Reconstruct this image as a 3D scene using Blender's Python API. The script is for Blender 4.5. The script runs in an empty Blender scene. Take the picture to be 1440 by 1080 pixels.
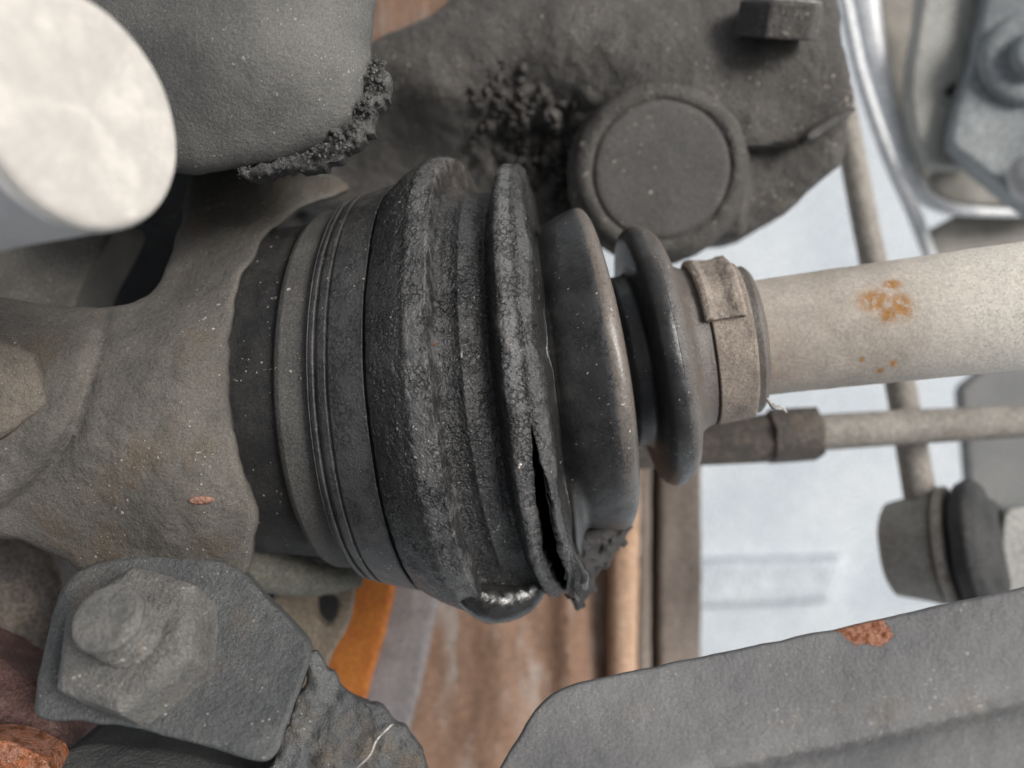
import bpy, math, random
import numpy as np
from mathutils import Vector, Matrix
from mathutils.geometry import delaunay_2d_cdt

random.seed(7); rng = np.random.default_rng(7)
scene = bpy.context.scene
COL = scene.collection

# ------------------------------------------------------------------ camera, sky, sun, exposure
PITCH = math.radians(86)                     # the camera looks down into the wheel arch
ORIGIN = Vector((0, 0, 0.62))
RF = Matrix.Rotation(-PITCH, 4, 'X')         # building frame: x right, y away from the camera, z up the picture (cm)
FPX = 1130.0

cam_d = bpy.data.cameras.new('camera'); cam = bpy.data.objects.new('camera', cam_d); COL.objects.link(cam)
cam.location = ORIGIN; cam.rotation_euler = (math.pi/2 - PITCH, 0, 0)
cam_d.sensor_width = 36; cam_d.lens = 36*FPX/1440
cam_d.clip_start = 0.005; cam_d.clip_end = 200
cam_d.dof.use_dof = True; cam_d.dof.focus_distance = 0.133; cam_d.dof.aperture_fstop = 11.0
scene.camera = cam

SUN_DIR = (RF @ Vector((0.60, -0.70, 0.26))).normalized()     # towards the light
world = bpy.data.worlds.new('World'); scene.world = world; world.use_nodes = True
wn = world.node_tree; wn.nodes.clear()
sky = wn.nodes.new('ShaderNodeTexSky'); sky.sky_type = 'NISHITA'; sky.sun_disc = False
sky.sun_elevation = math.asin(SUN_DIR.z); sky.sun_rotation = math.atan2(SUN_DIR.x, SUN_DIR.y)
sky.air_density = 1.0; sky.dust_density = 6.0; sky.ozone_density = 1.0
hs = wn.nodes.new('ShaderNodeHueSaturation'); hs.inputs['Saturation'].default_value = 0.35   # overcast: little blue left
bg = wn.nodes.new('ShaderNodeBackground'); bg.inputs['Strength'].default_value = 0.05
wo = wn.nodes.new('ShaderNodeOutputWorld')
wn.links.new(sky.outputs[0], hs.inputs['Color']); wn.links.new(hs.outputs[0], bg.inputs['Color']); wn.links.new(bg.outputs[0], wo.inputs['Surface'])

sun_d = bpy.data.lights.new('sun', 'SUN'); sun_d.energy = 1.5; sun_d.angle = math.radians(22); sun_d.color = (1.0, 0.97, 0.93)
sun = bpy.data.objects.new('sun', sun_d); COL.objects.link(sun)
sun.rotation_euler = SUN_DIR.to_track_quat('Z', 'Y').to_euler(); sun.location = (0, 0, 3)

vs = scene.view_settings
vs.view_transform = 'Standard'; vs.look = 'None'; vs.gamma = 1; vs.use_curve_mapping = False; vs.exposure = 0.8

# ------------------------------------------------------------------ helpers
def P(px, py, d):
    """point (cm, building frame) at depth d"""
    px = np.asarray(px, float); py = np.asarray(py, float); d = np.asarray(d, float)
    return np.stack([(px-720)/FPX*d, d+0*px, (540-py)/FPX*d], -1)

def _h(ix, iy, iz, seed):
    n = (ix*374761393 + iy*668265263 + iz*1274126177 + seed*144269504) & 0xffffffff
    n = ((n ^ (n >> 13))*1103515245) & 0xffffffff
    n = ((n ^ (n >> 15))*668265263) & 0xffffffff
    return ((n ^ (n >> 16)) & 0xffff)/32767.5 - 1
def vnoise(p, seed=0):
    p = np.asarray(p, float); i = np.floor(p).astype(np.int64); f = p-i; u = f*f*(3-2*f)
    r = 0
    for a in (0, 1):
        for b in (0, 1):
            for c in (0, 1):
                w = (u[..., 0] if a else 1-u[..., 0])*(u[..., 1] if b else 1-u[..., 1])*(u[..., 2] if c else 1-u[..., 2])
                r = r + w*_h(i[..., 0]+a, i[..., 1]+b, i[..., 2]+c, seed)
    return r
def fbm(p, freq, octv=3, seed=0, gain=0.5):
    p = np.asarray(p, float); r = 0; a = 1.0
    for k in range(octv):
        r = r + a*vnoise(p*freq*(2.03**k)+17.3*k, seed+k); a *= gain
    return r

def tag(o, label=None, cat=None, group=None, kind=None):
    if label: o['label'] = label
    if cat: o['category'] = cat
    if group: o['group'] = group
    if kind: o['kind'] = kind
    return o
def place(o, base):
    o.location = ORIGIN + RF @ (Vector(base)*0.01)
    o.rotation_euler = (-PITCH, 0, 0)
def thing(name, base, label, cat, group=None):
    o = bpy.data.objects.new(name, None); COL.objects.link(o); o.empty_display_size = 0.01
    base = tuple(float(c) for c in base)
    place(o, base); BASE[o.name] = base
    return tag(o, label, cat, group)
BASE = {}
def mesh(name, V, F, mat, parent=None, base=None, sharp=None, smooth=True, attrs=None):
    """V in cm, building frame.  Linked as one object under parent (or top level at base)."""
    V = np.asarray(V, float)
    if parent is not None: b = np.array(BASE[parent.name])
    else: b = np.array(base if base is not None else V.mean(0))
    me = bpy.data.meshes.new(name)
    me.from_pydata(((V-b)*0.01).tolist(), [], F if isinstance(F, list) else F.tolist())
    if smooth: me.polygons.foreach_set('use_smooth', np.ones(len(me.polygons), bool))
    if sharp: me.set_sharp_from_angle(angle=math.radians(sharp))
    if attrs:
        for k, a in attrs.items():
            at = me.attributes.new(k, 'FLOAT', 'POINT'); at.data.foreach_set('value', np.asarray(a, np.float32))
    me.update()
    o = bpy.data.objects.new(name, me); COL.objects.link(o); me.materials.append(mat)
    if parent is not None:
        o.parent = parent; BASE[o.name] = tuple(b)
    else:
        place(o, b); BASE[o.name] = tuple(b)
    return o

def tps(ctrl):
    c = np.array(ctrl, float); xy = c[:, :2]/400; n = len(c)
    def U(r2): return np.where(r2 > 1e-12, r2*np.log(r2+1e-12), 0)
    K = U(((xy[:, None]-xy[None])**2).sum(-1)) + np.eye(n)*0.02
    Pm = np.c_[np.ones(n), xy]
    A = np.block([[K, Pm], [Pm.T, np.zeros((3, 3))]])
    w = np.linalg.solve(A, np.r_[c[:, 2], 0, 0, 0])
    def f(px, py):
        q = np.stack([px, py], -1)/400
        k = U(((q[..., None, :]-xy)**2).sum(-1))
        return k@w[:n] + w[n] + q@w[n+1:]
    return f
def segdist(q, poly, closed=True):
    a = np.asarray(poly, float); b = np.roll(a, -1, 0)
    if not closed: a, b = a[:-1], b[:-1]
    best = np.full(len(q), 1e9)
    for p0, p1 in zip(a, b):
        d = p1-p0; L = (d*d).sum()
        t = np.clip(((q-p0)@d)/max(L, 1e-9), 0, 1)
        best = np.minimum(best, np.hypot(*(q-p0-t[:, None]*d).T))
    return best
def inside(q, poly):
    a = np.asarray(poly, float); b = np.roll(a, -1, 0); r = np.zeros(len(q), bool)
    x, y = q.T
    for p0, p1 in zip(a, b):
        c = ((p0[1] > y) != (p1[1] > y))
        with np.errstate(divide='ignore', invalid='ignore'):
            xx = (p1[0]-p0[0])*(y-p0[1])/(p1[1]-p0[1])+p0[0]
        r ^= c & (x < xx)
    return r
def chaikin(p, n=2):
    p = np.asarray(p, float)
    for _ in range(n):
        q = np.roll(p, -1, 0); p = np.stack([.75*p+.25*q, .25*p+.75*q], 1).reshape(-1, 2)
    return p
def resample(p, step, closed=True):
    p = np.asarray(p, float); q = np.r_[p, p[:1]] if closed else p
    s = np.r_[0, np.cumsum(np.hypot(*np.diff(q, axis=0).T))]
    n = max(6, int(s[-1]/step)); t = np.linspace(0, s[-1], n, endpoint=not closed)
    return np.stack([np.interp(t, s, q[:, 0]), np.interp(t, s, q[:, 1])], -1)

def casting(name, outline, depth, thick, mat, parent=None, bevel=12, step=9, noise=((0.02, 2.0, 3),), extra=None,
            round_=2, edge=2.0, edge_f=1/28., holes=(), ray=0.3, seed=1, base=None, attrs=None, lat=0.0):
    """a solid: front surface depth(px,py), rounded edge, walls running back to a closed rear face"""
    f = depth if callable(depth) else tps(depth) if isinstance(depth, (list, tuple)) and len(depth) > 2 else (lambda x, y, d=depth: np.full(np.shape(x), float(d if not isinstance(d, (list, tuple)) else d[0])))
    loops = []
    for k, l in enumerate([outline]+list(holes)):
        l = resample(chaikin(l, round_) if round_ else l, step*0.7)
        if edge:
            q = np.c_[l, np.zeros(len(l))]
            l = l + edge*np.stack([fbm(q, edge_f, 3, seed+5), fbm(q, edge_f, 3, seed+9)], -1)
        loops.append(l)
    out = loops[0]
    lo, hi = out.min(0), out.max(0)
    gx, gy = np.meshgrid(np.arange(lo[0], hi[0], step), np.arange(lo[1], hi[1], step*.87))
    gx = gx + (np.arange(gx.shape[0]) % 2)[:, None]*step*.5
    g = np.stack([gx.ravel(), gy.ravel()], -1) + rng.uniform(-.15, .15, (gx.size, 2))*step
    def allowed(q):
        m = inside(q, out)
        for h in loops[1:]: m &= ~inside(q, h)
        return m
    def dist(q): return np.min([segdist(q, l) for l in loops], 0)
    g = g[allowed(g)]; g = g[dist(g) > bevel+step*.4]
    pts = [l for l in loops]
    for l in loops:
        t = np.roll(l, -1, 0)-np.roll(l, 1, 0); nrm = np.stack([-t[:, 1], t[:, 0]], -1); nrm /= np.hypot(*nrm.T)[:, None]+1e-9
        for fr in (.12, .35, .65, 1.0):
            for sg in (1, -1):
                q = l+sg*nrm*bevel*fr
                q = q[allowed(q)]
                if len(q): pts.append(q[dist(q) > bevel*fr*.93])
    allp = np.concatenate(pts+[g])
    edges = []; o = 0
    for l in loops:
        n = len(l); edges += [(o+i, o+(i+1) % n) for i in range(n)]; o += n
    r = delaunay_2d_cdt([Vector(p) for p in allp], edges, [], 0, 1e-4)
    v2 = np.array([tuple(v) for v in r[0]]); tri = np.array([t for t in r[2] if len(t) == 3])
    cen = v2[tri].mean(1); tri = tri[allowed(cen)]
    # consistent winding (front faces the camera)
    a, b, c = v2[tri[:, 0]], v2[tri[:, 1]], v2[tri[:, 2]]
    sg = (b[:, 0]-a[:, 0])*(c[:, 1]-a[:, 1])-(b[:, 1]-a[:, 1])*(c[:, 0]-a[:, 0])
    tri[sg > 0] = tri[sg > 0][:, ::-1]
    dd = dist(v2); d0 = f(v2[:, 0], v2[:, 1])
    t = np.clip(dd/bevel, 0, 1); bev = (1-np.sqrt(np.clip(1-(1-t)**2, 0, 1)))*bevel*d0/FPX
    d = d0+bev
    if extra is not None: d = d+extra(v2[:, 0], v2[:, 1])
    p0 = P(v2[:, 0], v2[:, 1], d)
    for (amp, fr, oc) in noise: d = d+amp*fbm(p0, fr, oc, seed)
    V = P(v2[:, 0], v2[:, 1], d)
    if lat:
        V[:, 0] += lat*fbm(p0, 1.6, 3, seed+31); V[:, 2] += lat*fbm(p0, 1.6, 3, seed+37)
    # boundary edges -> walls and back
    from collections import Counter
    cnt = {}
    for tr in tri:
        for i in range(3):
            e = (int(tr[i]), int(tr[(i+1) % 3])); cnt[e] = 1
    bnd = [e for e in cnt if (e[1], e[0]) not in cnt]
    N = len(V); bk = np.array(sorted({v for e in bnd for v in e})); idx = {v: i for i, v in enumerate(bk)}
    db = float(np.max(d))+thick if thick < 0 else None
    dback = d[bk]+thick
    B = V[bk].copy(); B[:, 1] = dback
    Br = P(v2[bk, 0], v2[bk, 1], dback)
    B = B*(1-ray)+Br*ray
    mid = (V[bk]*.5+B*.5)
    m = len(bk)
    F = [tuple(t) for t in tri.tolist()]
    for e0, e1 in bnd:
        i, j = idx[e0], idx[e1]
        F.append((e1, e0, N+i, N+j)); F.append((N+j, N+i, N+m+i, N+m+j))
    # rear face: the same triangulation pushed back
    Rr = V.copy(); Rr[:, 1] = d+thick
    Rr = Rr*(1-ray)+P(v2[:, 0], v2[:, 1], d+thick)*ray
    Rr[bk] = B
    o2 = N+2*m
    for tr in tri.tolist():
        F.append((o2+tr[2], o2+tr[1], o2+tr[0]))
    VV = np.concatenate([V, mid, B, Rr])
    return mesh(name, VV, F, mat, parent, base, sharp=50)

def frame_of(ax):
    ax = np.array(ax, float); ax /= np.linalg.norm(ax)
    h = np.array([0, 0, 1.]) if abs(ax[2]) < .9 else np.array([1., 0, 0])
    u = np.cross(h, ax); u /= np.linalg.norm(u); v = np.cross(ax, u)
    return ax, u, v
def grid_faces(nr, nc, wrap=True):
    i, j = np.meshgrid(np.arange(nr-1), np.arange(nc if wrap else nc-1), indexing='ij')
    j2 = (j+1) % nc
    return np.stack([i*nc+j, i*nc+j2, (i+1)*nc+j2, (i+1)*nc+j], -1).reshape(-1, 4)
def lathe(name, p0, ax, prof, mat, parent=None, n=72, noise=(), seed=1, sides=None, base=None, sharp=None, sub=0.08, lump=None, phase=0.0):
    """prof = [(h, r)] cm along ax from p0; sides=6 makes it a hexagon"""
    ax, u, v = frame_of(ax); p0 = np.array(p0, float)
    pr = []
    prof = [(float(a), float(b)) for a, b in prof]
    for (h0, r0), (h1, r1) in zip(prof[:-1], prof[1:]):
        k = max(1, int(math.hypot(h1-h0, r1-r0)/sub))
        for q in range(k): pr.append((h0+(h1-h0)*q/k, r0+(r1-r0)*q/k))
    pr.append(prof[-1]); pr = np.array(pr)
    th = np.linspace(0, 2*math.pi, n, endpoint=False)
    rad = np.ones(n)
    if sides:
        a = (th+phase) % (2*math.pi/sides)-math.pi/sides
        rad = math.cos(math.pi/sides)/np.cos(a)
    c, s = np.cos(th), np.sin(th)
    D = c[:, None]*u+s[:, None]*v
    V = p0+pr[:, 0][:, None, None]*ax+(pr[:, 1][:, None]*rad[None])[:, :, None]*D[None]
    V = V.reshape(-1, 3); Dn = np.broadcast_to(D[None], (len(pr), n, 3)).reshape(-1, 3)
    for (amp, fr, oc) in noise:
        V = V+Dn*(amp*fbm(V, fr, oc, seed))[:, None]+ax*(amp*.7*fbm(V+9, fr, oc, seed+3))[:, None]
    F = grid_faces(len(pr), n).tolist()
    # close ends
    V = np.concatenate([V, [V[:n].mean(0)], [V[-n:].mean(0)]]); N = len(V)
    last = (len(pr)-1)*n
    for i in range(n):
        j = (i+1) % n
        F.append((N-2, j, i)); F.append((N-1, last+i, last+j))
    return mesh(name, V, F, mat, parent, base, sharp=sharp)
def tube(name, path, rad, mat, parent=None, n=20, base=None, noise=0, seed=3, samples=40):
    """path = [(px,py,d)], rad = radius px or list"""
    c = np.array(path, float); C = P(c[:, 0], c[:, 1], c[:, 2])
    R = (np.full(len(c), rad) if np.isscalar(rad) else np.array(rad, float))*c[:, 2]/FPX
    t = np.linspace(0, len(c)-1, samples)
    def cr(A):
        A2 = np.concatenate([[2*A[0]-A[1]], A, [2*A[-1]-A[-2]]]); i = np.minimum(t.astype(int), len(A)-2); f = t-i
        if A.ndim > 1: f = f[:, None]
        p0, p1, p2, p3 = A2[i], A2[i+1], A2[i+2], A2[i+3]
        return .5*(2*p1+(p2-p0)*f+(2*p0-5*p1+4*p2-p3)*f**2+(3*p1-p0-3*p2+p3)*f**3)
    C = cr(C); R = np.interp(t, np.arange(len(R)), R)
    T = np.gradient(C, axis=0); T /= np.linalg.norm(T, axis=1)[:, None]
    h = np.array([.13, 1, .21]); U = np.cross(T, h); U /= np.linalg.norm(U, axis=1)[:, None]; W = np.cross(T, U)
    th = np.linspace(0, 2*math.pi, n, endpoint=False)
    D = np.cos(th)[None, :, None]*U[:, None]+np.sin(th)[None, :, None]*W[:, None]
    V = (C[:, None]+R[:, None, None]*D).reshape(-1, 3)
    if noise: V = V+D.reshape(-1, 3)*(noise*fbm(V, 2.5, 3, seed))[:, None]
    F = grid_faces(samples, n).tolist(); N = len(V)
    V = np.concatenate([V, C[:1], C[-1:]])
    for i in range(n):
        j = (i+1) % n
        F.append((N, j, i)); F.append((N+1, (samples-1)*n+i, (samples-1)*n+j))
    return mesh(name, V, F, mat, parent, base, sharp=60)

_t = (1+5**.5)/2
ICO_V = np.array([(-1,_t,0),(1,_t,0),(-1,-_t,0),(1,-_t,0),(0,-1,_t),(0,1,_t),(0,-1,-_t),(0,1,-_t),(_t,0,-1),(_t,0,1),(-_t,0,-1),(-_t,0,1)])/math.hypot(1,_t)
ICO_F = [(0,11,5),(0,5,1),(0,1,7),(0,7,10),(0,10,11),(1,5,9),(5,11,4),(11,10,2),(10,7,6),(7,1,8),(3,9,4),(3,4,2),(3,2,6),(3,6,8),(3,8,9),(4,9,5),(2,4,11),(6,2,10),(8,6,7),(9,8,1)]
def ico2():
    V = [tuple(v) for v in ICO_V]; F = []; m = {}
    def md(a, b):
        k = (min(a, b), max(a, b))
        if k not in m:
            p = (np.array(V[a])+np.array(V[b])); V.append(tuple(p/np.linalg.norm(p))); m[k] = len(V)-1
        return m[k]
    for a, b, c in ICO_F:
        x, y, z = md(a, b), md(b, c), md(c, a); F += [(a, x, z), (b, y, x), (c, z, y), (x, y, z)]
    return np.array(V), np.array(F)
I2V, I2F = ico2()
def crumbs(name, pts, sizes, mat, parent, seed=1, stuff=True):
    """lumps of caked dirt, joined"""
    VV, FF = [], []; o = 0
    for k, (p, s) in enumerate(zip(pts, sizes)):
        q = I2V*(1+.4*fbm(I2V+k*3.7, 1.5, 2, seed))[:, None]*rng.uniform(.55, 1.4, 3)
        VV.append(q*s+p); FF.append(I2F+o); o += len(I2V)
    ob = mesh(name, np.concatenate(VV), np.concatenate(FF), mat, parent)
    if stuff: ob['kind'] = 'stuff'
    return ob

# ------------------------------------------------------------------ materials
class NT:
    def __init__(s, name):
        s.m = bpy.data.materials.new(name); s.m.use_nodes = True; s.t = s.m.node_tree; s.t.nodes.clear()
        s.out = s.n('ShaderNodeOutputMaterial'); s.b = s.n('ShaderNodeBsdfPrincipled'); s.l(s.b.outputs[0], s.out.inputs[0])
        s.co = s.n('ShaderNodeTexCoord').outputs['Object']
    def n(s, k, **kw):
        x = s.t.nodes.new(k)
        for a, v in kw.items(): setattr(x, a, v)
        return x
    def l(s, a, b): s.t.links.new(a, b)
    def set(s, sock, v):
        if hasattr(v, 'links') or hasattr(v, 'is_linked'): s.l(v, sock)
        else: sock.default_value = v
    def noise(s, mm, det=5, rough=.6, co=None, dist=0, stretch=None):
        x = s.n('ShaderNodeTexNoise'); x.inputs['Scale'].default_value = 1000/mm; x.inputs['Detail'].default_value = det
        x.inputs['Roughness'].default_value = rough; x.inputs['Distortion'].default_value = dist
        c = co or s.co
        if stretch:
            mp = s.n('ShaderNodeMapping'); mp.inputs['Scale'].default_value = stretch; s.l(c, mp.inputs[0]); c = mp.outputs[0]
        s.l(c, x.inputs['Vector']); return x.outputs['Fac']
    def vor(s, mm, feat='F1', out='Distance', rnd=1, stretch=None):
        x = s.n('ShaderNodeTexVoronoi'); x.feature = feat; x.inputs['Scale'].default_value = 1000/mm; x.inputs['Randomness'].default_value = rnd
        c = s.co
        if stretch:
            mp = s.n('ShaderNodeMapping'); mp.inputs['Scale'].default_value = stretch; s.l(c, mp.inputs[0]); c = mp.outputs[0]
        s.l(c, x.inputs['Vector']); return x
    def rng(s, v, a, b, c=0., d=1., smooth=True):
        x = s.n('ShaderNodeMapRange'); x.interpolation_type = 'SMOOTHSTEP' if smooth else 'LINEAR'
        s.set(x.inputs[0], v)
        for i, q in zip((1, 2, 3, 4), (a, b, c, d)): s.set(x.inputs[i], q)
        return x.outputs[0]
    def math(s, op, a, b=0.):
        x = s.n('ShaderNodeMath', operation=op); s.set(x.inputs[0], a); s.set(x.inputs[1], b); return x.outputs[0]
    def mix(s, f, a, b):
        x = s.n('ShaderNodeMix', data_type='RGBA'); s.set(x.inputs[0], f)
        for i, q in ((6, a), (7, b)): s.set(x.inputs[i], (*q, 1) if isinstance(q, tuple) else q)
        return x.outputs[2]
    def attr(s, k):
        x = s.n('ShaderNodeAttribute'); x.attribute_name = k; return x.outputs['Fac']
    def specks(s, mm, dens, size, co=None):
        """scattered irregular grains: mask"""
        a = s.noise(mm*.55, 1.5, .6); b = s.noise(mm*9, 2, .6)
        t = s.rng(b, .35, .7, .80-dens*.25, .715-dens*.35)
        return s.math('GREATER_THAN', a, t)
    def bump(s, h, dist_mm, strength=1., prev=None):
        x = s.n('ShaderNodeBump'); x.inputs['Strength'].default_value = strength; x.inputs['Distance'].default_value = dist_mm/1000
        s.l(h, x.inputs['Height'])
        if prev: s.l(prev, x.inputs['Normal'])
        return x.outputs[0]

def grime(name, c1, c2, mott=9., fine=.7, c3=None, c3t=(.55, .68), c3mm=14., speck=(.45, .42, .38), sd=.10, smm=1.1, ss=.28, rough=(.6, .85), bump=.35, coarse=.5,
          pits=0., grit=.38, stretch=None, metal=0., spec=.4):
    k = NT(name)
    a = k.noise(mott, 4, .62, stretch=stretch); f = k.noise(fine, 3, .65)
    m = k.math('ADD', k.math('MULTIPLY', a, .75), k.math('MULTIPLY', f, .25))
    col = k.mix(k.rng(m, .36, .64), c1, c2)
    if c3 is not None:
        col = k.mix(k.rng(k.noise(c3mm, 5, .65, stretch=stretch), c3t[0], c3t[1]), col, c3)
    # fine tonal grit
    g = k.noise(fine*.45, 3, .7)
    hv = k.n('ShaderNodeHueSaturation'); k.l(k.rng(g, .3, .7, 1-grit, 1+grit), hv.inputs['Value']); k.l(col, hv.inputs['Color']); col = hv.outputs[0]
    if sd > 0:
        sp = k.specks(smm, sd, ss); col = k.mix(k.math('MULTIPLY', sp, .8), col, speck)
        sp2 = k.specks(smm*1.9, sd*.3, ss*.3); col = k.mix(k.math('MULTIPLY', sp2, .9), col, speck)
    k.l(col, k.b.inputs['Base Color'])
    k.l(k.rng(k.noise(mott*.5, 4), .3, .7, rough[0], rough[1]), k.b.inputs['Roughness'])
    k.b.inputs['Metallic'].default_value = metal; k.b.inputs['Specular IOR Level'].default_value = spec
    h = k.noise(fine*1.3, 4, .75); nb = k.bump(h, bump*1.7)
    nb = k.bump(k.noise(mott*.35, 4, .6), coarse, prev=nb)
    if pits:
        pv = k.rng(k.vor(1.6).outputs['Distance'], .05, .28); nb = k.bump(pv, pits, prev=nb)
    if sd > 0: nb = k.bump(sp, .12, prev=nb)
    k.l(nb, k.b.inputs['Normal'])
    return k.m

M = {}
M['knuckle'] = grime('knuckle cast iron', (.098, .091, .081), (.145, .134, .119), c3=(.125, .1, .075), c3mm=16, c3t=(.5, .7), mott=11, fine=.8, sd=.05, grit=.24, bump=.2, coarse=.4, spec=.25)
M['lug'] = grime('lug caked dirt', (.098, .103, .105), (.148, .152, .151), grit=.28, mott=10, fine=.6, c3=(.15, .128, .108), c3t=(.54, .7), sd=.09, bump=.35, coarse=.45, spec=.2)
M['boltbrown'] = grime('earthy bolt', (.15, .13, .108), (.21, .185, .155), mott=7, fine=.7, sd=.03, grit=.25, bump=.3, coarse=.6, spec=.2)
M['nut'] = grime('dirty nut', (.135, .132, .125), (.2, .195, .184), mott=5, fine=.6, c3=(.2, .17, .14), c3t=(.58, .72), c3mm=7, sd=.08, bump=.3, coarse=.35, spec=.35)
M['dusty'] = grime('dusty grey cover', (.125, .125, .119), (.185, .181, .17), mott=12, fine=.6, sd=.10, smm=.9, ss=.26, speck=(.42, .4, .37), grit=.24, bump=.2, coarse=.06, spec=.25)
M['casting'] = grime('dark arm casting', (.085, .08, .075), (.135, .127, .118), mott=9, fine=.9, c3=(.165, .14, .12), c3t=(.6, .75), c3mm=6, sd=.12, smm=1.8, ss=.2, speck=(.4, .35, .31), bump=.5, coarse=.7, spec=.3)
M['casting_smooth'] = grime('dark cap', (.085, .082, .078), (.11, .106, .1), mott=9, fine=.7, sd=.05, smm=1.8, bump=.15, coarse=.15, spec=.35)
M['clod'] = grime('caked greasy dirt', (.06, .057, .054), (.13, .12, .112), mott=3, fine=.6, sd=.1, bump=.5, coarse=.5, spec=.3)
M['clod_grey'] = grime('caked grey dirt', (.09, .09, .088), (.17, .168, .16), mott=3, fine=.6, sd=.1, bump=.5, coarse=.5, spec=.2)
M['arm'] = grime('painted arm', (.20, .20, .202), (.255, .252, .248), mott=14, fine=.5, c3=(.25, .225, .2), c3t=(.58, .74), c3mm=9, sd=.1, smm=.9, ss=.22, speck=(.55, .53, .49), grit=.22, bump=.14, coarse=.04, spec=.3)
M['pale'] = grime('chalky aluminium', (.5, .475, .44), (.59, .56, .515), mott=3.5, fine=1.2, c3=(.65, .61, .56), c3t=(.52, .64), c3mm=4, sd=0, bump=.05, coarse=.2, spec=.3, grit=.06)
M['pale_side'] = grime('dull aluminium', (.44, .44, .44), (.52, .51, .5), mott=9, fine=1.2, sd=0, grit=.06, bump=.05, coarse=.1)
M['black'] = grime('black rubbery grime', (.02, .02, .021), (.04, .039, .038), mott=8, fine=.8, sd=.03, bump=.1, coarse=.1)  # also stands in for shade on the hub and behind the slot
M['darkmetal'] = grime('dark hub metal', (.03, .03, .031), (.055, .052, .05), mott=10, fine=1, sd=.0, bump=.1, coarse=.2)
M['brownish'] = grime('grey brown metal', (.08, .075, .068), (.12, .112, .1), mott=10, fine=1, sd=.02, bump=.1, coarse=.2)
M['rail'] = grime('rusty rail', (.175, .105, .07), (.28, .17, .115), mott=16, fine=2, c3=(.32, .28, .25), c3t=(.5, .68), c3mm=20, sd=0, bump=.3, coarse=.5, stretch=(1.6, 1, .35))
M['rail_grey'] = grime('grey brown rail edge', (.2, .165, .14), (.27, .23, .2), mott=12, fine=2, sd=0, bump=.2, coarse=.3, stretch=(1.6, 1, .35))
M['rail_orange'] = grime('bright rust', (.42, .26, .165), (.53, .36, .25), mott=12, fine=2, sd=0, bump=.2, coarse=.3, stretch=(1.6, 1, .35))
M['orange'] = grime('orange rust strip', (.52, .155, .03), (.64, .23, .045), mott=7, fine=2, sd=0, bump=.1, coarse=.2)
M['mauve'] = grime('grey strip', (.22, .205, .205), (.3, .285, .29), mott=9, fine=2, sd=0, bump=.1, coarse=.2)
M['tan'] = grime('tan bracket', (.22, .175, .13), (.3, .25, .19), mott=6, fine=1.5, sd=0, bump=.1, coarse=.2)
M['greenroll'] = grime('dirty rolled lip', (.12, .12, .1), (.17, .165, .14), c3=(.2, .12, .06), c3t=(.62, .75), mott=8, fine=1.2, sd=0, bump=.1, coarse=.3)
M['redrust'] = grime('red brown rust', (.13, .07, .06), (.21, .12, .105), mott=5, fine=.9, c3=(.24, .17, .15), c3t=(.55, .7), c3mm=5, sd=.08, bump=.5, coarse=.8)
M['rustflake'] = grime('rust flake', (.5, .17, .07), (.55, .28, .2), mott=2.2, fine=.5, c3=(.25, .09, .03), c3t=(.5, .62), c3mm=2.5, sd=.1, speck=(.8, .7, .65), rough=(.35, .6), bump=.5, coarse=.6)
M['clampband'] = grime('dusty clamp band', (.24, .2, .168), (.33, .28, .235), mott=5, fine=.8, c3=(.2, .17, .15), c3t=(.6, .78), c3mm=4, sd=.06, speck=(.7, .68, .62), bump=.15, coarse=.2)
M['bracket'] = grime('pale bracket', (.3, .3, .28), (.4, .4, .37), mott=14, fine=2, sd=0, bump=.1, coarse=.2)
M['bluegrey'] = grime('blue grey body', (.26, .285, .295), (.34, .36, .365), mott=14, fine=2, sd=0, bump=.1, coarse=.2)
M['flange'] = grime('bright flange', (.68, .7, .72), (.78, .79, .8), mott=14, fine=2, sd=0, rough=(.2, .4), bump=.05, coarse=.1, spec=.6)
M['rodgrey'] = grime('grey rod', (.24, .22, .195), (.33, .305, .27), mott=9, fine=2, sd=0, bump=.1, coarse=.2)
M['sleeve'] = grime('brown sleeve', (.1, .09, .082), (.18, .15, .125), mott=7, fine=2, sd=0, bump=.1, coarse=.2)
M['linkbody'] = grime('grey link', (.26, .245, .22), (.34, .325, .295), mott=8, fine=1.5, sd=0, bump=.1, coarse=.2)
M['linkrubber'] = grime('link rubber', (.035, .036, .037), (.06, .06, .06), mott=8, fine=1.5, sd=0, bump=.1, coarse=.2)
M['greypanel'] = grime('grey panel', (.16, .165, .165), (.22, .22, .215), mott=20, fine=2, sd=0, bump=.1, coarse=.2)
M['thread'] = grime('pale fibre', (.4, .39, .37), (.55, .53, .5), mott=3, fine=1, sd=0)
M['twig'] = grime('brown fibre', (.25, .12, .08), (.35, .2, .15), mott=3, fine=1, sd=0)
M['concrete'] = grime('pale ground', (.47, .52, .565), (.6, .64, .67), mott=90, fine=5, sd=0, bump=.3, coarse=1, rough=(.5, .8))

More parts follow.
